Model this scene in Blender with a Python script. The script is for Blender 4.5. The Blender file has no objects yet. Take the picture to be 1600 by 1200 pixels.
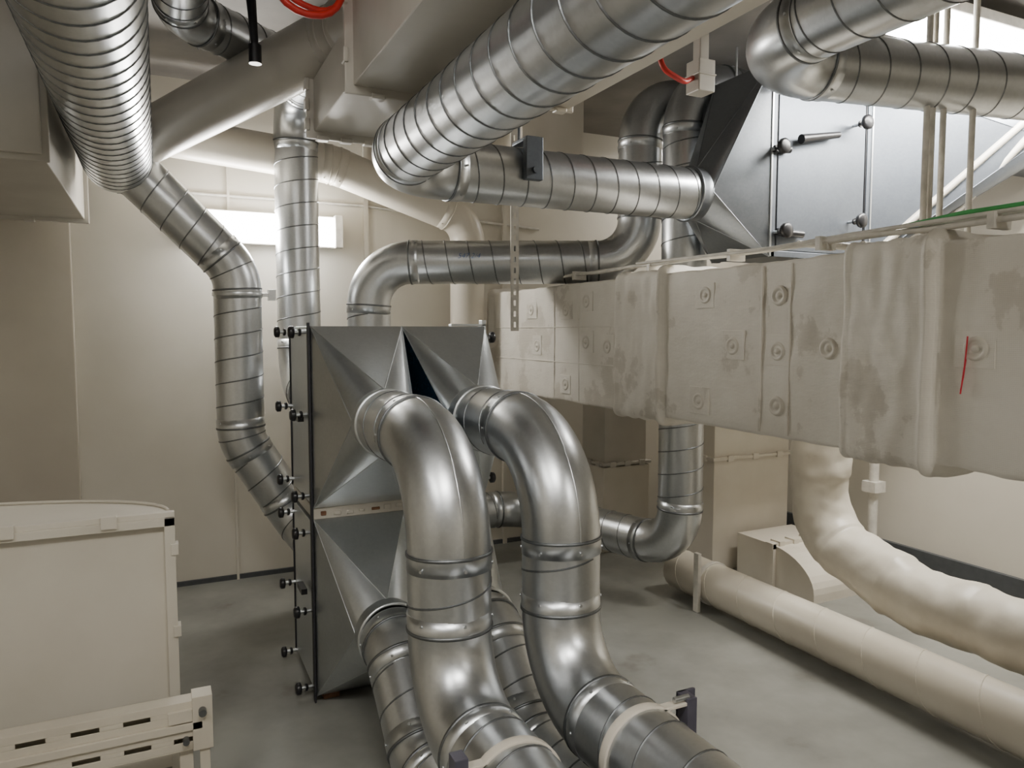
import bpy, math, random
from mathutils import Vector, Matrix, noise
random.seed(7)
SC = bpy.context.scene

# ------------------------------------------------------------------ materials
def mat_base(name):
    m = bpy.data.materials.new(name); m.use_nodes = True
    nt = m.node_tree; b = nt.nodes['Principled BSDF']
    return m, nt, b

def coords(nt, scale=(1,1,1)):
    tc = nt.nodes.new('ShaderNodeTexCoord'); mp = nt.nodes.new('ShaderNodeMapping')
    mp.inputs['Scale'].default_value = scale
    nt.links.new(tc.outputs['Object'], mp.inputs['Vector'])
    return mp.outputs['Vector']

def noise_node(nt, vec, scale, detail=4, rough=.55):
    n = nt.nodes.new('ShaderNodeTexNoise')
    n.inputs['Scale'].default_value = scale; n.inputs['Detail'].default_value = detail
    n.inputs['Roughness'].default_value = rough
    nt.links.new(vec, n.inputs['Vector']); return n.outputs['Fac']

def ramp(nt, fac, stops):
    r = nt.nodes.new('ShaderNodeValToRGB'); e = r.color_ramp.elements
    e[0].position, e[0].color = stops[0][0], (*stops[0][1], 1)
    e[1].position, e[1].color = stops[-1][0], (*stops[-1][1], 1)
    for p, c in stops[1:-1]:
        k = e.new(p); k.color = (*c, 1)
    nt.links.new(fac, r.inputs['Fac']); return r.outputs['Color']

def bump(nt, b, fac, strength, dist=.01):
    bp = nt.nodes.new('ShaderNodeBump'); bp.inputs['Strength'].default_value = strength
    bp.inputs['Distance'].default_value = dist
    nt.links.new(fac, bp.inputs['Height']); nt.links.new(bp.outputs['Normal'], b.inputs['Normal'])

def galv(name, c1, c2, r1=.28, r2=.37, metal=1.0, wav=.25):
    m, nt, b = mat_base(name); v = coords(nt)
    vo = nt.nodes.new('ShaderNodeTexVoronoi'); vo.inputs['Scale'].default_value = 90
    nt.links.new(v, vo.inputs['Vector'])
    n = noise_node(nt, v, 2.5, 3)
    mx = nt.nodes.new('ShaderNodeMix'); mx.data_type = 'FLOAT'; mx.inputs[0].default_value = .15
    sep = nt.nodes.new('ShaderNodeSeparateColor'); nt.links.new(vo.outputs['Color'], sep.inputs[0])
    nt.links.new(n, mx.inputs[2]); nt.links.new(sep.outputs[0], mx.inputs[3])
    nt.links.new(ramp(nt, mx.outputs[0], [(.25, c1), (.75, c2)]), b.inputs['Base Color'])
    nt.links.new(ramp(nt, mx.outputs[0], [(.25, (r1,)*3), (.75, (r2,)*3)]), b.inputs['Roughness'])
    b.inputs['Metallic'].default_value = metal
    if wav: bump(nt, b, noise_node(nt, v, 4, 1), wav, .004)
    return m

def paint(name, c1, c2, rough=.45, scale=3, bs=.1, spots=None, bscale=14, lo=.3, hi=.65):
    m, nt, b = mat_base(name); v = coords(nt)
    n = noise_node(nt, v, scale, 6)
    st = [(lo, c1), (hi, c2)]
    if spots: st = [(lo-.07, spots)] + st
    nt.links.new(ramp(nt, n, st), b.inputs['Base Color'])
    b.inputs['Roughness'].default_value = rough
    bump(nt, b, noise_node(nt, v, bscale, 3), bs, .005)
    return m

def plain(name, c, rough=.5, metal=0):
    m, nt, b = mat_base(name); v = coords(nt)
    n = noise_node(nt, v, 20, 2)
    nt.links.new(ramp(nt, n, [(.3, tuple(x*.85 for x in c)), (.7, tuple(min(1, x*1.1) for x in c))]), b.inputs['Base Color'])
    b.inputs['Roughness'].default_value = rough; b.inputs['Metallic'].default_value = metal
    return m

def emit(name, c, s):
    m, nt, b = mat_base(name)
    b.inputs['Emission Color'].default_value = (*c, 1); b.inputs['Emission Strength'].default_value = s
    b.inputs['Base Color'].default_value = (.9, .9, .9, 1)
    return m

GALV = galv('galvanised_steel', (.53, .55, .57), (.66, .68, .695))
SEAM = galv('steel_lock_seam', (.16, .17, .18), (.24, .25, .26), .4, .5)
GALV2 = galv('galvanised_sheet', (.55, .58, .60), (.67, .70, .715), .30, .38, 1, 0)
GALVB = galv('blue_shade_sheet', (.03, .10, .17), (.05, .14, .22), .24, .32, .9, 0)  # teal shadow between the transitions, put into the facet colour
GALVD = galv('dark_shaded_sheet', (.12, .135, .16), (.165, .185, .21), .42, .48, .75, 0)  # upper unit's backlit shade put into the base colour; dark hanger shares it
PGREY = paint('grey_painted_metal', (.44, .415, .36), (.52, .49, .43), .36)
PBEIGE = paint('beige_painted_metal', (.61, .56, .47), (.69, .64, .55), .35, 2.5, .12)
PFLOOR = paint('beige_pipe_paint', (.56, .51, .42), (.65, .60, .50), .30, 3, .12, (.46, .41, .33))
PLEFT = paint('stained_beige_paint', (.61, .57, .485), (.69, .65, .565), .38, 2.2, .1, (.46, .38, .27))
WALLM = paint('cream_wall_paint', (.62, .58, .495), (.69, .65, .565), .38, 1.4, .06)
WALLD = paint('tan_wall_paint', (.50, .455, .375), (.57, .525, .44), .38, 1.4, .06)
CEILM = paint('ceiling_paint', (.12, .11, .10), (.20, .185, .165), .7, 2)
FLOORM = paint('grey_floor_paint', (.20, .20, .18), (.27, .27, .245), .25, 2.2, .05, (.16, .155, .135), 14, .36, .6)
INSUL = paint('lagging_white_paint', (.57, .525, .44), (.66, .615, .525), .42, 6, .4, (.48, .43, .35), 10, .36, .62)
PINM = paint('lagging_pin_paint', (.62, .58, .50), (.70, .66, .58), .45, 6, .3)
BLACK = plain('black_plastic', (.012, .012, .014), .35)
DARK = plain('dark_gap', (.02, .02, .025), .6)
BRK = plain('purple_grey_bracket', (.10, .095, .125), .4, .3)
WHITE = plain('white_plastic', (.66, .63, .565), .4)
RED = plain('red_hose', (.50, .022, .015), .4)
REDINK = plain('red_ink', (.6, .02, .04), .6)
BLUEINK = plain('blue_ink', (.06, .16, .42), .6)
GREEN = plain('green_cable', (.06, .38, .10), .4)
RUST = paint('rusty_foot', (.10, .04, .02), (.22, .11, .06), .8, 20, .4)
BASEM = plain('dark_baseboard', (.07, .075, .08), .5)
TUBE = emit('fluorescent_diffuser', (1, .98, .95), 30)

def cloth_mat():
    m, nt, b = mat_base('lagging_cloth'); v = coords(nt)
    n1 = noise_node(nt, coords(nt, (1, 1.1, 1)), 2.6, 10, .62)
    col = ramp(nt, n1, [(.38, (.60, .56, .485)), (.415, (.63, .59, .515)), (.43, (.73, .69, .615)), (.58, (.78, .745, .67))])
    nt.links.new(col, b.inputs['Base Color']); b.inputs['Roughness'].default_value = .6
    w1 = nt.nodes.new('ShaderNodeTexWave'); w1.bands_direction = 'Z'; w1.inputs['Scale'].default_value = 60
    w2 = nt.nodes.new('ShaderNodeTexWave'); w2.bands_direction = 'Y'; w2.inputs['Scale'].default_value = 60
    nt.links.new(v, w1.inputs['Vector']); nt.links.new(v, w2.inputs['Vector'])
    ad = nt.nodes.new('ShaderNodeMath'); ad.operation = 'ADD'
    nt.links.new(w1.outputs['Fac'], ad.inputs[0]); nt.links.new(w2.outputs['Fac'], ad.inputs[1])
    mu = nt.nodes.new('ShaderNodeMath'); mu.operation = 'MULTIPLY_ADD'; mu.inputs[1].default_value = .06
    nt.links.new(ad.outputs[0], mu.inputs[0]); nt.links.new(noise_node(nt, coords(nt, (1, .6, 1.3)), 16, 6, .62), mu.inputs[2])
    bump(nt, b, mu.outputs[0], .55, .006)
    return m
CLOTH = cloth_mat()

# ------------------------------------------------------------------ mesh builder
class MB:
    def __init__(s): s.v = []; s.f = []; s.m = []; s.s = []
    def add(s, vs, fs, mi=0, sm=False):
        o = len(s.v); s.v += [tuple(v) for v in vs]
        for f in fs: s.f.append([i+o for i in f]); s.m.append(mi); s.s.append(sm)
    def box(s, a, b, mi=0, M=None):
        vs = [Vector((x, y, z)) for x in (a[0], b[0]) for y in (a[1], b[1]) for z in (a[2], b[2])]
        if M: vs = [M @ v for v in vs]
        s.add(vs, [(0,1,3,2), (4,6,7,5), (0,4,5,1), (2,3,7,6), (0,2,6,4), (1,5,7,3)], mi)
    def ringpts(s, c, ax, r, n, ref=None):
        ax = Vector(ax).normalized(); ref = ref or (Vector((0,0,1)) if abs(ax.z) < .9 else Vector((1,0,0)))
        u = ax.cross(ref).normalized(); w = ax.cross(u)
        return [Vector(c)+u*math.cos(2*math.pi*i/n)*r+w*math.sin(2*math.pi*i/n)*r for i in range(n)]
    def lathe(s, o, ax, prof, mi=0, n=32, caps=False, sm=True):
        ax = Vector(ax).normalized(); vs = []
        for t, r in prof: vs += s.ringpts(Vector(o)+ax*t, ax, r, n)
        fs = [(k*n+i, k*n+(i+1) % n, (k+1)*n+(i+1) % n, (k+1)*n+i) for k in range(len(prof)-1) for i in range(n)]
        s.add(vs, fs, mi, sm)
        if caps:
            s.add(vs[:n], [tuple(range(n))[::-1]], mi); s.add(vs[-n:], [tuple(range(n))], mi)
    def cyl(s, p0, p1, r, mi=0, n=16, r2=None):
        p0 = Vector(p0); p1 = Vector(p1)
        s.lathe(p0, p1-p0, [(0, r), ((p1-p0).length, r if r2 is None else r2)], mi, n, True)
    def sweep(s, path, r, n=32, mi=0, caps=True, rf=None):
        path = [Vector(p) for p in path]; N = len(path)
        T = [(path[min(i+1, N-1)]-path[max(i-1, 0)]).normalized() for i in range(N)]
        u = T[0].cross(Vector((0,0,1)) if abs(T[0].z) < .9 else Vector((0,1,0))).normalized()
        vs = []
        for i in range(N):
            if i: u = (u - T[i]*u.dot(T[i])).normalized()
            w = T[i].cross(u)
            for k in range(n):
                a = 2*math.pi*k/n; d = u*math.cos(a)+w*math.sin(a)
                rr = r*(rf(path[i]+d*r, i) if rf else 1)
                vs.append(path[i]+d*rr)
        fs = [(k*n+i, k*n+(i+1) % n, (k+1)*n+(i+1) % n, (k+1)*n+i) for k in range(N-1) for i in range(n)]
        s.add(vs, fs, mi, True)
        if caps:
            s.add(vs[:n], [tuple(range(n))[::-1]], mi); s.add(vs[-n:], [tuple(range(n))], mi)
    def prism(s, poly, z0, z1, mi=0):
        n = len(poly); vs = [(x, y, z0) for x, y in poly]+[(x, y, z1) for x, y in poly]
        s.add(vs, [tuple(range(n))[::-1], tuple(range(n, 2*n))]+[(i, (i+1) % n, n+(i+1) % n, n+i) for i in range(n)], mi)
    def out(s, name, mats, parent=None, bevel=0):
        me = bpy.data.meshes.new(name); V = [Vector(v) for v in s.v]
        lo = Vector([min(v[i] for v in V) for i in range(3)]); hi = Vector([max(v[i] for v in V) for i in range(3)])
        c = (lo+hi)/2
        me.from_pydata([v-c for v in V], [], s.f)
        for m in mats: me.materials.append(m)
        me.polygons.foreach_set('material_index', s.m); me.polygons.foreach_set('use_smooth', s.s)
        me.update(); o = bpy.data.objects.new(name, me); o.location = c
        SC.collection.objects.link(o)
        if parent: o.parent = parent
        if bevel:
            b = o.modifiers.new('bevel', 'BEVEL'); b.width = bevel; b.segments = 2; b.limit_method = 'ANGLE'; b.angle_limit = 1.0
        return o

def empty(name, loc=(0,0,0)):
    e = bpy.data.objects.new(name, None); SC.collection.objects.link(e); e.empty_display_size = .1
    return e

def fillet(pts, R, step=6):
    pts = [Vector(p) for p in pts]; n = len(pts)
    Rs = R if isinstance(R, (list, tuple)) else [R]*(n-2)
    path = [pts[0]]; straights = []; arcs = []; cens = []; cur = pts[0]
    for i in range(1, n-1):
        a = (pts[i]-pts[i-1]).normalized(); b = (pts[i+1]-pts[i]).normalized()
        phi = a.angle(b); r = Rs[i-1]
        if phi < .02: continue
        lim = .499*min((pts[i]-pts[i-1]).length*(2 if i == 1 else 1), (pts[i+1]-pts[i]).length*(2 if i == n-2 else 1))
        t = r*math.tan(phi/2)
        if t > lim: r *= lim/t; t = lim
        nr = (b-a*a.dot(b)).normalized(); p0 = pts[i]-a*t; c = p0+nr*r
        k = max(3, int(math.degrees(phi)/step))
        arc = [c+(-nr*math.cos(phi*j/k)+a*math.sin(phi*j/k))*r for j in range(k+1)]
        straights.append((cur, p0)); arcs.append(arc); cens.append(c); path += arc; cur = arc[-1]
    straights.append((cur, pts[-1])); path.append(pts[-1])
    return path, straights, arcs, cens

def add_helix(mb, p, q, r, pitch, w=.0040, h=.0028, ph=0, mi=0):
    ax = (q-p); L = ax.length; ax.normalize()
    ref = Vector((0,0,1)) if abs(ax.z) < .9 else Vector((1,0,0))
    u = ax.cross(ref).normalized(); v = ax.cross(u); N = max(4, int(L/pitch*36)); vs = []
    for i in range(N+1):
        t = L*i/N; a = 2*math.pi*t/pitch+ph; d = u*math.cos(a)+v*math.sin(a)
        for tt, rr in ((t-w, r-.0005), (t-w*.4, r+h), (t+w*.4, r+h), (t+w, r-.0005)):
            vs.append(p+ax*min(max(tt, 0), L)+d*rr)
    fs = [(i*4+k, i*4+k+1, i*4+5+k, i*4+4+k) for i in range(N) for k in range(3)]
    mb.add(vs, fs, mi, False)

def bead(mb, c, ax, r, h=.005, w=.006, mi=0):
    mb.lathe(Vector(c)-Vector(ax).normalized()*w, ax, [(0, r-.001), (w*.5, r+h), (w*1.5, r+h), (2*w, r-.001)], mi, 36)

def pipe(name, pts, r=.125, R=.25, mat=None, pitch=.13, sleeve=.055, gore=0, seam=None, screws=True, parent=None, smat=None):
    mb = MB(); path, st, arcs, cens = fillet(pts, R)
    mb.sweep(path, r, 48)
    for p, q in st:
        L = (q-p).length
        if pitch and L > .12:
            ax = (q-p).normalized(); a = p+ax*(.05 if p != path[0] else 0); b = q-ax*(.05 if q != path[-1] else 0)
            add_helix(mb, a, b, r, pitch, ph=random.random()*6, mi=1)
    for arc, cen in zip(arcs, cens):
        for e, d in ((arc[0], (arc[0]-arc[1]).normalized()), (arc[-1], (arc[-1]-arc[-2]).normalized())):
            if sleeve:
                mb.lathe(e-d*.005, d, [(0, r), (0, r+.0055), (.008, r+.0055), (.010, r+.002)], 1, 48)
                mb.lathe(e-d*.005, d, [(.010, r+.0025), (sleeve, r+.0025), (sleeve, r-.001)], 0, 48)
                if screws:
                    for k, s in enumerate(mb.ringpts(e+d*sleeve*.6, d, r+.002, 6)):
                        dd = (s-(e+d*sleeve*.6)).normalized()
                        mb.cyl(s, s+dd*.004, .005, 0, 8)
        for g in range(gore):
            j = int((g+1)*(len(arc)-1)/(gore+1)); t = (arc[min(j+1, len(arc)-1)]-arc[j-1]).normalized()
            bead(mb, arc[j], t, r, .003, .004, 1)
        if seam:
            mb.sweep([a+(a-cen).normalized()*(r-.0005) for a in arc], .0028, 6)
    return mb.out(name, [mat or GALV, smat or (SEAM if mat is None else mat)], parent)

def knob(mb, p, d, mi=0, L=.045, mr=1, s=1):
    p = Vector(p); d = Vector(d).normalized()
    mb.cyl(p, p+d*L, .008, mr, 10)
    mb.lathe(p+d*L*.45, d, [(0, .012), (.004, .017), (.012, .017)], mi, 14, True)
    mb.lathe(p+d*L, d, [(0, .014*s), (.004, .026*s), (.020, .026*s), (.026, .018*s), (.027, .002)], mi, 12, True)

def sq2rd(mb, corners, c, u, v, r, n=40, mi=0, tint={}):
    """corners ordered at 45,135,225,315 deg in the (u,v) frame"""
    c = Vector(c); u = Vector(u); v = Vector(v); q = n//4
    circ = [c+u*math.cos(2*math.pi*i/n)*r+v*math.sin(2*math.pi*i/n)*r for i in range(n)]
    C = [Vector(x) for x in corners]
    for k in range(4):
        idx = [(k*q+j) % n for j in range(q+1)]
        mb.add([C[k]]+[circ[i] for i in idx], [(0, j+1, j+2) for j in range(q)], mi, True)
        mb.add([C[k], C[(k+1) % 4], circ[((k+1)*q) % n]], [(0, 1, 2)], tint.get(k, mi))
    for k in range(4):
        for e in (circ[(k*q) % n], circ[((k+1)*q) % n]):
            mb.cyl(C[k], e, .0028, mi, 6)

def cable(name, pts, r, mat, R=.05, parent=None):
    mb = MB(); path, _, _, _ = fillet(pts, R, 15); mb.sweep(path, r, 10)
    return mb.out(name, [mat], parent)

# ------------------------------------------------------------------ room
X0, X1, Y0, Y1, H = -2.6, 4.5, -2.5, 5.0, 3.12
def slab(name, a, b, mat, bevel=0):
    mb = MB(); mb.box(a, b); return mb.out(name, [mat], None, bevel)
slab('floor', (X0-.1, Y0-.1, -.1), (X1+.1, Y1+.1, 0), FLOORM)
slab('ceiling', (X0-.1, Y0-.1, H), (X1+.1, Y1+.1, H+.1), CEILM)
slab('wall_back', (X0, Y1, 0), (X1, Y1+.1, H), WALLM)
slab('wall_front', (X0, Y0-.1, 0), (X1, Y0, H), WALLM)
slab('wall_left', (X0-.1, Y0, 0), (X0, Y1, H), WALLM)
slab('wall_right', (X1, Y0, 0), (X1+.1, Y1, H), WALLM)
slab('trim_1', (.41, 4.975, 0), (.425, 5, H), WALLM)
slab('trim_2', (1.27, 4.97, 0), (1.30, 5, H), WALLM)
slab('trim_3', (X0, 4.94, 0), (-.44, 5, H), WALLD, .004)
slab('trim_4', (2.3, 4.97, 0), (2.33, 5, H), WALLM)
slab('baseboard_back', (-.44, 4.985, 0), (X1, 5, .03), BASEM)
slab('baseboard_right', (4.47, Y0, 0), (4.5, Y1, .16), BASEM)

# ------------------------------------------------------------------ filter unit (front)
fu = empty('filter_unit')
bx0, bx1, by0, by1 = .57, 1.36, 3.16, 3.66
tiers = [(.03, .80), (.85, 1.62)]
mb = MB()
for z0, z1 in tiers:
    mb.box((bx0+.02, by0+.01, z0), (bx1-.02, by1-.01, z1), 0)
    mb.box((bx0-.005, by0+.05, z0+.015), (bx0+.02, by1-.05, z1-.015), 0)
    for y in (by0, by1-.035):
        mb.box((bx0, y, z0), (bx0+.03, y+.035, z1), 0)
        mb.box((bx1-.03, y, z0), (bx1, y+.035, z1), 0)
    for y in (by0-.004, by1-.03):
        mb.box((bx0-.006, y+.038, z0+.005), (bx0+.006, y+.046, z1-.005), 1)
    mb.box((bx0, by0-.012, z0), (bx0+.015, by0, z1), 0)
    mb.box((bx1-.015, by0-.012, z0), (bx1, by0, z1), 0)
    mb.box((.958, by0-.012, z0), (.972, by0, z1), 0)
    mb.box((bx0, by0-.012, z0), (bx1, by0, z0+.015), 0)
    mb.box((bx0, by0-.012, z1-.015), (bx1, by0, z1), 0)
mb.box((bx0-.010, by0-.016, .0), (bx0-.002, by0+.015, 1.635), 1)
mb.box((1.20, by0-.008, 1.622), (1.37, by0+.03, 1.632), 0); mb.box((1.35, by0-.008, 1.60), (1.37, by0+.03, 1.65), 0)
mb.out('housing', [GALV2, DARK], fu, .002)
mb = MB()
mb.box((bx0, by0-.01, .80), (bx1, by1, .85), 0)
for i in range(14):
    x = bx0+.03+i*.055
    mb.box((x, by0-.016, .812+random.random()*.012), (x+.02+random.random()*.02, by0-.008, .828+random.random()*.01), 1 if i % 4 == 0 else 0)
mb.out('joint_strip', [PGREY, RUST], fu, .003)
for k, (xa, xb) in enumerate(((bx0, .965), (.965, bx1))):
    for j, (z0, z1) in enumerate(tiers):
        cx = (.78, 1.17)[k]; zc = 1.25 if j else .42; r = .125
        mb = MB(); y = by0-.012
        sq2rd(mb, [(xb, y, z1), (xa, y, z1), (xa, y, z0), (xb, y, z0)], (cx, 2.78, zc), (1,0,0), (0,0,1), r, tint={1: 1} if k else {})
        mb.lathe((cx, 2.79, zc), (0,-1,0), [(0, r+.004), (.07, r+.004), (.07, r+.010), (.08, r+.010), (.08, r)], 0, 40)
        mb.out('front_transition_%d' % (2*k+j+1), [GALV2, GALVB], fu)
        mb = MB(); y = by1
        zb = 1.25 if j else .43
        sq2rd(mb, [(xa, y, z1), (xb, y, z1), (xb, y, z0), (xa, y, z0)], (cx, 3.96, zb), (-1,0,0), (0,0,1), r)
        mb.out('rear_transition_%d' % (2*k+j+1), [GALV2], fu)
mb = MB()
for y in (by0+.045, by1-.045):
    for z in (1.595, 1.245, .895, .735, .39, .05):
        knob(mb, (bx0-.005, y, z), (-1,0,0), 0, .05, 1)
for z in (1.57, .9):
    knob(mb, (bx1, by0+.045, z), (1,0,0), 0, .05, 1)
for z in (1.225, .47):
    mb.box((bx0-.045, by0+.06, z-.012), (bx0-.02, by0+.17, z+.012), 0)
mb.out('clamp_knobs', [BLACK, GALV], fu)
mb = MB()
for x in (bx0+.03, bx1-.1):
    for y in (by0+.0, by1-.09):
        mb.box((x, y, 0), (x+.07, y+.07, .035), 0)
mb.out('feet', [RUST], fu, .004)

# ------------------------------------------------------------------ filter unit (upper right)
fu2 = empty('filter_unit')
ax0, ax1, ay0, ay1, az0, az1 = 2.75, 3.46, 2.80, 3.22, 1.97, 2.92
mb = MB()
mb.box((ax0+.01, ay0+.012, az0+.01), (ax1-.01, ay1-.01, az1-.01), 0)
for x in (ax0, ax1-.035):
    mb.box((x, ay0, az0), (x+.035, ay0+.03, az1), 0); mb.box((x, ay1-.03, az0), (x+.035, ay1, az1), 0)
for x in (ax0+.037, ax1-.043):
    mb.box((x, ay0+.004, az0), (x+.006, ay0+.014, az1), 1)
mb.box((ax0, ay0, az0), (ax1, ay0+.02, az0+.03), 0); mb.box((ax0, ay0, az1-.03), (ax1, ay0+.02, az1), 0)
mb.box((ax0+.05, ay0+.004, az0+.035), (ax1-.05, ay0+.014, az1-.035), 0)
mb.box((ax0-.004, ay0-.006, az0), (ax0+.008, ay0+.004, az1), 2); mb.box((ax1-.008, ay0-.006, az0), (ax1+.004, ay0+.004, az1), 2)
mb.out('housing', [GALVD, BLACK, GALV2], fu2, .002)
mb = MB()
sq2rd(mb, [(ax0, ay1, az1), (ax0, ay0, az1), (ax0, ay0, az0), (ax0, ay1, az0)], (2.45, 3.0, 2.28), (0,1,0), (0,0,1), .125)
mb.lathe((2.46, 3.0, 2.28), (-1,0,0), [(0, .129), (.06, .129), (.06, .137), (.07, .137), (.07, .125)], 0, 40)
mb.out('left_transition', [galv('transition_sheet', (.22, .24, .265), (.30, .32, .345), .32, .4, .95, 0)], fu2)
mb = MB()
sq2rd(mb, [(ax1, ay0, az1), (ax1, ay1, az1), (ax1, ay1, az0), (ax1, ay0, az0)], (4.25, 2.55, 2.62), (0,-1,0), (0,0,1), .16)
mb.cyl((4.24, 2.55, 2.62), (4.5, 2.55, 2.62), .16, 0, 32)
for a, b in (((ax1, ay0-.002, az0+.02), (4.2, 2.42, 2.74)), ((ax1+.35, ay0-.09, az0+.12), (4.2, 2.40, 2.66))):
    mb.cyl(a, b, .020, 1, 8)
mb.out('right_transition', [GALVD, PGREY], fu2)
mb = MB()
for x, z in ((ax0+.03, 2.09), (ax0+.0, 2.49), (ax1-.16, 2.17), (ax1-.14, 2.67), (ax0+.01, 2.82)):
    knob(mb, (x, ay0, z), (0,-1,0), 0, .07, 1, 1.45)
mb.cyl((ax0+.16, ay0-.035, 2.55), (ax0+.42, ay0-.035, 2.60), .024, 0, 12, .016)
mb.cyl((ax0+.03, ay0-.02, 2.09), (ax0+.2, ay0-.02, 2.085), .018, 0, 10)
mb.cyl((ax0+.0, ay0-.02, 2.49), (ax0+.1, ay0-.02, 2.495), .018, 0, 10)
mb.out('clamp_knobs', [BLACK, GALV], fu2)
mb = MB()
for x in (ax0+.1, ax1-.1):
    for y in (ay0+.05, ay1-.05): mb.cyl((x, y, az1-.01), (x, y, H), .006, 0, 8)
mb.out('hanger_rods', [GALV], fu2)

# ------------------------------------------------------------------ ventilation pipes
P = 'ventilation_pipe'
pipe(P, [(.87, -2.3, 2.28), (.87, 3.0, 2.28), (2.42, 3.0, 2.28)], R=.26, pitch=.115)
for x in (.78, 1.17):
    pipe(P, [(x, 2.72, 1.25), (x, 2.08, 1.25), (x, 2.08, .44), (x, -1.5, .44)], r=.128, R=[.32, .26], pitch=.15, seam=True)
    pipe(P, [(x, 2.72, .42), (x, 2.62, .40), (x, 2.28, .14), (x, -1.5, .14)], R=.2, pitch=.12)
pipe(P, [(-.16, 4.32, 2.49), (.40, 4.35, 1.93), (.40, 4.35, 1.0), (.72, 4.30, .46), (.78, 3.95, .43)], R=.25, gore=1, pitch=.125)
pipe(P, [(.765, 3.9, 2.96), (.765, 4.57, 2.96), (.765, 4.57, 1.25), (.78, 3.95, 1.25)], R=.25, pitch=.13)
p = pipe(P, [(1.17, 3.95, 1.25), (1.12, 4.3, 1.25), (1.12, 4.3, 2.0), (2.55, 3.62, 2.0), (2.55, 3.62, 2.94), (3.9, 3.62, 2.94)], R=.25, pitch=.13)
pipe(P, [(3.9, 3.36, 2.96), (2.67, 3.36, 2.96), (2.67, 3.36, .35), (2.32, 4.72, .33), (1.25, 4.72, .36), (1.17, 3.95, .43)], R=.24, pitch=.13)
pipe(P, [(-.16, -2.3, 2.46), (-.16, 4.32, 2.46)], r=.16, pitch=.10)
pipe(P, [(2.06, -2.3, 2.66), (2.06, 2.285, 2.66), (4.4, 1.81, 2.64)], r=.13, R=.28, pitch=.14)
pipe(P, [(.1, 1.6, 2.93), (.12, 3.4, 2.90), (.6, 3.75, 2.88)], r=.10, R=.2, pitch=.1)
pipe('painted_pipe', [(.80, 2.60, 2.79), (.72, 3.05, 2.79), (-.05, 4.3, 2.57)], R=.25, mat=PGREY, pitch=0)
pipe('painted_pipe', [(.0, 4.66, 2.70), (1.0, 4.66, 2.62), (1.9, 4.68, 2.34), (1.9, 4.70, 1.2)], r=.115, R=.2, mat=PBEIGE, pitch=0)
pipe('painted_pipe', [(2.86, -2.3, .14), (2.86, 3.6, .14)], r=.118, mat=PFLOOR, pitch=.26)

# insulated pipe with bend
mb = MB(); path, _, _, _ = fillet([(3.15, 2.8, 1.95), (3.15, 2.8, .52), (3.12, 2.2, .37), (3.1, -2.3, .36)], [.3, .3], 6)
fine = []
for a, b in zip(path, path[1:]):
    k = max(1, int((b-a).length/.015)); fine += [a.lerp(b, j/k) for j in range(k)]
fine.append(path[-1])
def lag(q, i):
    s = i*.015; f = (s % .36)/.36
    return 1+.09*noise.noise(q*6)+.05*noise.noise(q*16)+(.045 if f < .06 else 0)+.05*f
mb.sweep(fine, .143, 44, 0, True, lag)
mb.out('insulated_pipe', [INSUL])

# ------------------------------------------------------------------ insulated rectangular duct
def rrect(hw, hh, rad, ns=20, nc=5):
    pts = []
    for cx, cz, a0 in ((hw-rad, hh-rad, 0), (-hw+rad, hh-rad, 90), (-hw+rad, -hh+rad, 180), (hw-rad, -hh+rad, 270)):
        for j in range(nc+1):
            a = math.radians(a0+90*j/nc); pts.append((cx+math.cos(a)*rad, cz+math.sin(a)*rad, math.cos(a), math.sin(a)))
        nx, nz = {0: (-hw+rad, hh), 90: (-hw, -hh+rad), 180: (hw-rad, -hh), 270: (hw, hh-rad)}[a0]
        lx, lz = pts[-1][0], pts[-1][1]; c, s_ = pts[-1][2], pts[-1][3]
        for j in range(1, ns): pts.append((lx+(nx-lx)*j/ns, lz+(nz-lz)*j/ns, c, s_))
    return pts
def ext(y):
    e = 0
    if 2.77 < y < 3.10: e = .022
    if 1.46 < y < 1.74: e = .028
    for c, w, h in ((1.455, .016, .042), (2.76, .014, .038), (1.745, .010, .034), (3.11, .012, .026), (4.68, .03, .03)):
        if abs(y-c) < w: e = max(e, h*math.sqrt(max(0, 1-((y-c)/w)**2)) if h > .037 else h)
    return e
duct = empty('insulated_rectangular_duct')
mb = MB(); pr = rrect(.175, .33, .014); ys = []
y = -2.4
while y < 4.7:
    ys.append(y); y += .01 if y > .8 else .08
vs = []
for y in ys:
    e = ext(y)
    for (x, z, nx, nz) in pr:
        q = Vector((x, y, z)); d = e+.005*noise.noise(q*5)+.004*noise.noise(q*14)
        d += .0025*abs(noise.noise(Vector((x*12, y*9+z*14, z*22))))
        if e: d += .009*noise.noise(Vector((y*22, z*11, x*9)))
        vs.append((2.255+x+nx*d, y, 1.53+z+nz*d))
n = len(pr)
mb.add(vs, [(k*n+i, k*n+(i+1) % n, (k+1)*n+(i+1) % n, (k+1)*n+i) for k in range(len(ys)-1) for i in range(n)], 0, True)
mb.add(vs[:n], [tuple(range(n))], 0); mb.add(vs[-n:], [tuple(range(n))[::-1]], 0)
mb.out('lagging', [CLOTH], duct)
mb = MB()
PINS = ((2.47,1.75),(2.30,1.54),(2.06,1.73),(2.06,1.525),(2.06,1.32),(1.83,1.54),(1.32,1.55),(2.5,1.30),(4.08,1.73),(4.0,1.51),(3.43,1.76),(3.43,1.54),(3.65,1.30),(3.22,1.52),(3.65,1.72),(1.1,1.72))
for i, (y, z) in enumerate(PINS):
    mb.lathe((2.080, y, z), (-1,0,0), [(0, .038), (.008, .034), (.009, .026), (.004, .021), (.004, .013), (.010, .009), (.010, .001)], 0, 20)
    if i not in (2, 4, 5):
        mb.box((2.0755, y-.055-.01*(i % 3), z-.055), (2.085, y+.06, z+.05+.012*(i % 2)), 1)
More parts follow.
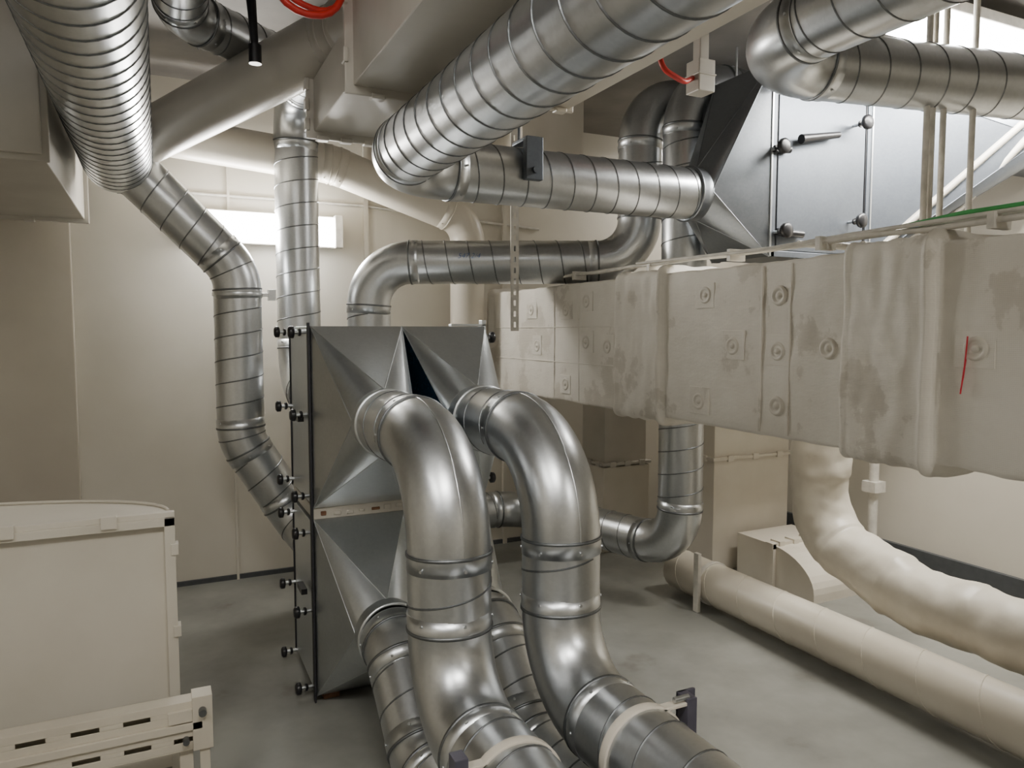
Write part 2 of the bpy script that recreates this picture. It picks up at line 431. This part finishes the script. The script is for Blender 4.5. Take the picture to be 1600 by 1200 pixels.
for y in (3.78, 3.5, 2.14, 2.0):
    mb.box((2.0745, y, 1.215), (2.10, y+.01, 1.845), 1)
for y0_, y1_, z in ((3.14, 4.6, 1.62), (3.14, 4.6, 1.42)):
    mb.box((2.075, y0_, z), (2.10, y1_, z+.006), 1)
mb.out('insulation_pins', [PINM, CLOTH], duct, .0015)
mb = MB()
mb.sweep([(2.067, 1.338, 1.585), (2.067, 1.343, 1.50), (2.067, 1.352, 1.42)], .0022, 6)
mb.sweep([(2.067, 1.352, 1.43), (2.067, 1.345, 1.47), (2.067, 1.340, 1.52)], .0018, 6)
mb.out('red_pen_mark', [REDINK], duct)

# cables on the duct
def wob(y0, y1, x, z, a=.006, st=.25):
    n = max(2, int(abs(y1-y0)/st)); return [(x+random.uniform(-a, a), y0+(y1-y0)*i/n, z+random.uniform(-a, a)) for i in range(n+1)]
cb = empty('electrical_cables')
cable('cable_1', wob(4.4, .2, 2.12, 1.912), .009, WHITE, .1, cb)
cable('cable_2', wob(4.2, .2, 2.15, 1.918), .008, WHITE, .1, cb)
cable('cable_3', [(2.1, 3.0, 1.925), (2.1, 2.2, 1.91), (2.12, 1.8, 1.925), (2.12, 1.0, 1.935)], .007, WHITE, .1, cb)
cable('cable_green', [(2.14, 1.62, 1.93), (2.12, 1.40, 1.942), (2.12, .2, 1.95)], .007, GREEN, .1, cb)
for i, (x, y) in enumerate(((2.90, 2.09), (2.935, 2.09), (2.99, 2.08), (3.12, 2.04))):
    cable('conduit_%d' % (i+1), [(x, y, 3.12), (x, y, 1.93-.01*i), (x-.7, y-.1*i, 1.93-.01*i)], .013, WHITE, .06, cb)
mb = MB()
for y in (3.6, 2.9, 2.35, 1.9, 1.3): mb.box((2.10, y, 1.885), (2.18, y+.02, 1.932))
mb.out('cable_clips', [WHITE], cb)
cable('wall_conduit', [(.2, 4.985, 2.44), (1.25, 4.985, 2.44), (2.6, 4.985, 2.36)], .010, WHITE, .1, cb)

# ------------------------------------------------------------------ rectangular painted ducts
def rduct(name, a, b, mat, axis=1, flanges=(), fw=.03, ft=.02, clips=True):
    mb = MB(); mb.box(a, b)
    for t in flanges:
        lo = list(a); hi = list(b); lo[axis] = t-ft/2; hi[axis] = t+ft/2
        for k in range(3):
            if k != axis: lo[k] -= fw; hi[k] += fw
        mb.box(lo, hi)
        if clips:
            for s in (.2, .5, .8):
                for k in range(3):
                    if k == axis: continue
                    o = [q for q in range(3) if q != axis and q != k][0]
                    l2 = [0, 0, 0]; h2 = [0, 0, 0]
                    l2[axis] = t-ft; h2[axis] = t+ft; m_ = lo[o]+(hi[o]-lo[o])*s
                    l2[o] = m_-.025; h2[o] = m_+.025; l2[k] = lo[k]-.006; h2[k] = lo[k]+.012
                    mb.box(l2, h2)
    return mb.out(name, [mat], None, .004)
R_ = 'rectangular_duct'
rduct(R_, (-1.7, 3.05, 2.21), (-.345, 4.75, 2.80), PGREY, 1, (3.08, 4.72), .022)
rduct(R_, (-1.7, 1.9, 2.38), (-.50, 3.03, 2.80), PGREY, 1, (1.92, 2.6))
rduct(R_, (.63, -2.2, 2.44), (1.15, 2.6, 3.02), PGREY, 1, (2.59, 1.4))
rduct(R_, (.61, 2.62, 2.43), (.88, 3.22, 2.64), PGREY, 1, (3.2,))
rduct(R_, (1.30, -2.2, 2.52), (1.57, 2.76, 2.8), PBEIGE, 1, (2.74,), .015)
rduct(R_, (2.0, 4.05, 2.62), (2.42, 4.98, 3.1), PBEIGE, 1, (4.1,))
rduct(R_, (3.27, 3.77, .0), (3.93, 4.2, 1.9), PBEIGE, 2, (.76,))
rduct(R_, (2.85, 4.45, .0), (3.25, 4.8, .62), PBEIGE, 2, ())
rduct(R_, (2.87, 4.47, .62), (3.23, 4.78, 1.9), PGREY, 2, (.64, 1.15))
mb = MB(); mb.box((1.2, 4.0, 2.86), (1.98, 4.1, 3.12)); mb.box((1.48, 4.1, 2.9), (1.8, 4.9, 3.12)); mb.out('ceiling_beam', [PBEIGE])
mb = MB()
prof = [(3.70, 0), (3.70, .27), (3.42, .27)]+[(3.42-.36*math.sin(math.radians(a)), .27-.22*(1-math.cos(math.radians(a)))) for a in range(9, 91, 9)]+[(3.06, 0)]
vs = [(3.42, y, z) for y, z in prof]+[(3.90, y, z) for y, z in prof]; n = len(prof)
mb.add(vs, [tuple(range(n)), tuple(range(n, 2*n))[::-1]]+[(i, n+i, n+(i+1) % n, (i+1) % n) for i in range(n)])
mb.box((3.39, 3.36, .25), (3.93, 3.42, .285)); mb.box((3.395, 3.36, 0), (3.42, 3.42, .28))
for k in range(4): mb.box((3.44+k*.12, 3.35, .245), (3.48+k*.12, 3.43, .295))
mb.out('rectangular_duct', [PBEIGE])

# ------------------------------------------------------------------ left foreground duct + slotted rail
mb = MB()
DX = .012
back = [(DX-.95*(1-math.cos(math.radians(a))), 2.92+.42*math.sin(math.radians(a))) for a in range(0, 91, 6)]
poly = [(-1.6, 2.9), (DX, 2.9)]+back[1:]+[(-1.6, 3.34)]
mb.prism(poly, .0, .945, 0)
mb.box((-1.6, 2.875, .935), (DX+.02, 2.905, .955), 0)
mb.box((-1.6, 2.868, .905), (DX+.02, 2.885, .935), 0)
mb.box((DX-.015, 2.868, 0), (DX+.02, 2.90, .935), 0)
for x in (-1.2, -.85, -.5, -.2): mb.box((x, 2.855, .918), (x+.05, 2.885, .962), 0)
for z in (.2, .5, .8): mb.box((DX+.005, 2.86, z), (DX+.03, 2.91, z+.04), 0)
edge = [Vector((x, y, .95)) for x, y in back]; mb.sweep(edge, .006, 8)
mb.out('floor_duct', [PLEFT], None, .0015)

def slotted(mb, x0, x1, y, z0, z1, th, mi=0, pitch=.14, sl=.09, sh=.016):
    """flat bar with real slots, along x in the xz plane"""
    zc = (z0+z1)/2
    mb.box((x0, y, z0), (x1, y+th, zc-sh/2), mi); mb.box((x0, y, zc+sh/2), (x1, y+th, z1), mi)
    x = x0
    while x < x1:
        e = min(x+pitch-sl, x1); mb.box((x, y, zc-sh/2), (e, y+th, zc+sh/2), mi); x += pitch
mb = MB()
RX = .09; Z = -.06
slotted(mb, -1.6, RX, 2.50, .415+Z, .480+Z, .004, sh=.015, sl=.075)
slotted(mb, -1.6, RX, 2.50, .325+Z, .390+Z, .004, sh=.015, sl=.075)
mb.box((-1.6, 2.50, .478+Z), (RX, 2.56, .482+Z)); mb.box((-1.6, 2.49, .39+Z), (RX, 2.53, .415+Z))
mb.box((-1.6, 2.50, .321+Z), (RX, 2.56, .325+Z)); mb.box((-1.6, 2.556, .321+Z), (RX, 2.56, .482+Z), 0)
mb.box((RX-.03, 2.49, .32+Z), (RX+.03, 2.56, .495+Z)); mb.box((RX-.07, 2.52, 0), (RX-.03, 2.56, .34+Z)); mb.box((RX-.01, 2.50, 0), (RX+.02, 2.53, .34+Z))
mb.box((-1.2, 2.52, 0), (-1.16, 2.56, .34+Z))
mb.cyl((RX, 2.50, .45+Z), (RX, 2.465, .45+Z), .012, 2); mb.cyl((RX-.05, 2.50, .36+Z), (RX-.05, 2.475, .36+Z), .010, 2)
mb.box((RX-.10, 2.488, .42+Z), (RX-.03, 2.50, .46+Z), 0)
mb.out('slotted_support_rail', [PFLOOR, GALV, SEAM], None, .0015)

# ------------------------------------------------------------------ brackets / clamps
def clamp(name, c, ax, r, w=.03, mat=WHITE, ears=()):
    mb = MB(); ax = Vector(ax).normalized()
    mb.lathe(Vector(c)-ax*w/2, ax, [(0, r), (0, r+.006), (w, r+.006), (w, r)], 0, 40)
    for a, b, mi in ears: mb.box(a, b, mi)
    return mb.out(name, [mat, BRK, GALV], None, .001)
mb = MB()
for x in (.78, 1.17):
    mb.lathe((x, 1.60, .44), (0,1,0), [(0, .1285), (0, .135), (.030, .135), (.030, .1285)], 1, 40)
    if x < 1:
        mb.box((x-.17, 1.595, .28), (x-.135, 1.64, .57), 0); mb.box((x-.17, 1.60, .53), (x-.05, 1.63, .54), 1)
    else:
        mb.box((x+.138, 1.595, .28), (x+.17, 1.65, .57), 0); mb.box((x+.138, 1.64, .28), (x+.20, 1.65, .57), 0); mb.box((x+.03, 1.60, .548), (x+.15, 1.63, .558), 1)
mb.cyl((1.32, 1.61, .57), (1.27, 1.61, .57), .008, 2)
mb.box((.55, 1.60, .27), (1.40, 1.64, .305), 0)
mb.box((.57, 1.60, 0), (.61, 1.64, .27), 0); mb.box((1.34, 1.60, 0), (1.38, 1.64, .27), 0)
mb.out('pipe_support_bracket', [BRK, PBEIGE, GALV], None, .002)
mb = MB(); mb.box((1.42, 2.835, 2.24), (1.50, 2.87, 2.42)); mb.box((1.43, 2.85, 2.41), (1.49, 3.0, 2.425)); mb.cyl((1.46, 2.84, 2.28), (1.46, 2.82, 2.28), .014); mb.cyl((1.46, 2.99, 2.41), (1.46, 2.99, H), .006)
mb.out('pipe_hanger', [GALVD], None, .003)
mb = MB(); slotted(mb, 0, 1.52, 0, -.02, .02, .004, 0, .06, .03, .012); mb.box((0, 0, -.022), (1.52, .03, -.018)); mb.box((0, 0, .018), (1.52, .03, .022))
o = mb.out('slotted_hanger_rail', [WHITE]); o.rotation_euler = (0, math.radians(90), math.radians(-20)); o.location = (1.80, 3.74, 2.36)
clamp('pipe_clamp', (.40, 4.35, 1.80), (0,0,1), .1255, .02, GALV, (((.52, 4.33, 1.79), (.58, 4.36, 1.81), 0), ((.56, 4.32, 1.77), (.6, 4.38, 1.83), 2)))
mb = MB()
mb.box((2.718, 3.25, .0), (2.741, 3.29, .34)); mb.lathe((2.86, 3.27, .14), (0,1,0), [(0, .118), (0, .126), (.03, .126), (.03, .118)], 0, 36)
mb.out('pipe_floor_bracket', [WHITE], None, .002)
mb = MB(); mb.cyl((4.2, 3.3, 0), (4.2, 3.3, 1.9), .03); mb.box((4.15, 3.25, .55), (4.25, 3.35, .62)); mb.box((4.15, 3.25, 1.0), (4.25, 3.35, 1.05))
mb.out('conduit_pipe', [WHITE])

# blue handwriting on the pipe
cu = bpy.data.curves.new('handwriting', 'FONT'); cu.body = '547 2/4'; cu.size = .042; cu.extrude = .0002; cu.shear = .3; cu.offset = -.0006
t = bpy.data.objects.new('handwriting', cu); SC.collection.objects.link(t); cu.materials.append(BLUEINK)
dirx = Vector((2.55-1.12, 3.62-4.3, 0)).normalized(); up = Vector((0, 0, 1)); nrm = dirx.cross(up).normalized()
c0 = Vector((1.12, 4.3, 2.0))+dirx*.53+nrm*.127+up*.012
t.matrix_world = Matrix.Translation(c0) @ Matrix((dirx, up, nrm)).transposed().to_4x4()
t.parent = p; t.matrix_parent_inverse = Matrix.Translation(p.location).inverted()

# red hoses
cable('red_hose', [(.34, 2.45, 3.12), (.35, 2.45, 2.60), (.57, 2.47, 2.60), (.58, 2.50, 3.12)], .012, RED, .105)
cable('red_hose', [(.37, 2.50, 3.12), (.38, 2.50, 2.66), (.585, 2.52, 2.62), (.59, 2.55, 3.12)], .011, RED, .09)
cable('red_hose', [(2.20, 2.75, 3.12), (2.10, 2.72, 2.94), (1.97, 2.68, 2.84), (1.98, 2.66, 2.72), (2.10, 2.66, 2.68), (2.175, 2.70, 2.72)], .012, RED, .06)
mb = MB(); mb.cyl((.36, 3.1, 3.12), (.36, 3.1, 2.9), .012, 0); mb.cyl((.36, 3.1, 2.92), (.37, 3.08, 2.70), .020, 0, 12, .014); mb.cyl((.37, 3.08, 2.70), (.37, 3.08, 2.63), .024, 0)
mb.out('valve_handle', [BLACK])
mb = MB(); mb.box((2.18, 2.66, 2.66), (2.27, 2.75, 2.80)); mb.box((2.20, 2.68, 2.80), (2.25, 2.73, 3.12)); mb.box((2.175, 2.655, 2.73), (2.275, 2.755, 2.74))
mb.out('junction_box', [PGREY], None, .004)

# ------------------------------------------------------------------ light fixtures
def fixture(name, c, L, axis, face, power, w=.14, dep=.08):
    """linear fluorescent fitting with a prismatic diffuser"""
    e = empty(name); c = Vector(c); a = Vector(axis); f = Vector(face); s = a.cross(f)
    M = Matrix((a, s, -f)).transposed().to_4x4(); M.translation = c
    mb = MB(); mb.box((-L/2, -w/2, -.0), (L/2, w/2, dep*.4), 0, M)
    for sx in (-1, 1):
        lo, hi = sorted((sx*L/2, sx*(L/2-.05))); mb.box((lo, -w/2-.004, -dep*.5), (hi, w/2+.004, .01), 0, M)
    mb.out('body', [WHITE], e, .004)
    mb = MB(); h = L/2-.052
    prof = [(-w*.46, 0), (-w*.44, -dep*.3), (-w*.32, -dep*.45), (w*.32, -dep*.45), (w*.44, -dep*.3), (w*.46, 0)]
    vs = [M @ Vector((x, y, z)) for x in (-h, h) for y, z in prof]; n = len(prof)
    mb.add(vs, [tuple(range(n)), tuple(range(n, 2*n))[::-1]]+[(i, n+i, n+(i+1) % n, (i+1) % n) for i in range(n)])
    mb.out('diffuser', [TUBE], e)
    la = bpy.data.lights.new('lamp', 'AREA'); la.shape = 'RECTANGLE'; la.size = L*.9; la.size_y = w*.8; la.energy = power; la.color = (1, .955, .875)
    lo = bpy.data.objects.new('lamp', la); SC.collection.objects.link(lo)
    Ml = Matrix((a, s, -f)).transposed().to_4x4()
    Ml.translation = c+f*(dep*.55); lo.matrix_world = Ml; lo.parent = e
    return e
fixture('added_fill_light', (.60, 4.90, 2.24), 1.0, (1,0,0), (0,-1,0), 42, .20, .12)
fixture('added_fill_light', (3.60, 2.28, 2.98), 1.4, (1,0,0), (0,0,-1), 80, .26, .12)
fixture('added_fill_light', (.25, .2, 3.06), 1.2, (1,0,0), (0,0,-1), 50, .14, .08)
fixture('added_fill_light', (-1.2, .4, 3.06), 1.2, (0,1,0), (0,0,-1), 22)  # added fill lamp, out of view, to brighten the left ducts
fixture('added_fill_light', (1.75, -1.4, 3.06), 1.2, (0,1,0), (0,0,-1), 34)
fixture('added_fill_light', (3.9, 4.5, 3.06), .6, (1,0,0), (0,0,-1), 10)  # added weak fill lamp, kept out of sight behind the upper filter unit

w = bpy.data.worlds.new('World'); SC.world = w; w.use_nodes = True
w.node_tree.nodes['Background'].inputs[0].default_value = (.5, .5, .5, 1); w.node_tree.nodes['Background'].inputs[1].default_value = .2

cam = bpy.data.cameras.new('camera'); co = bpy.data.objects.new('camera', cam); SC.collection.objects.link(co)
cam.sensor_width = 36; cam.lens = 26.0; cam.clip_start = .05
co.location = (0, 0, 1.6); co.rotation_euler = (math.radians(90-4.1), 0, math.radians(-25.5))
SC.camera = co
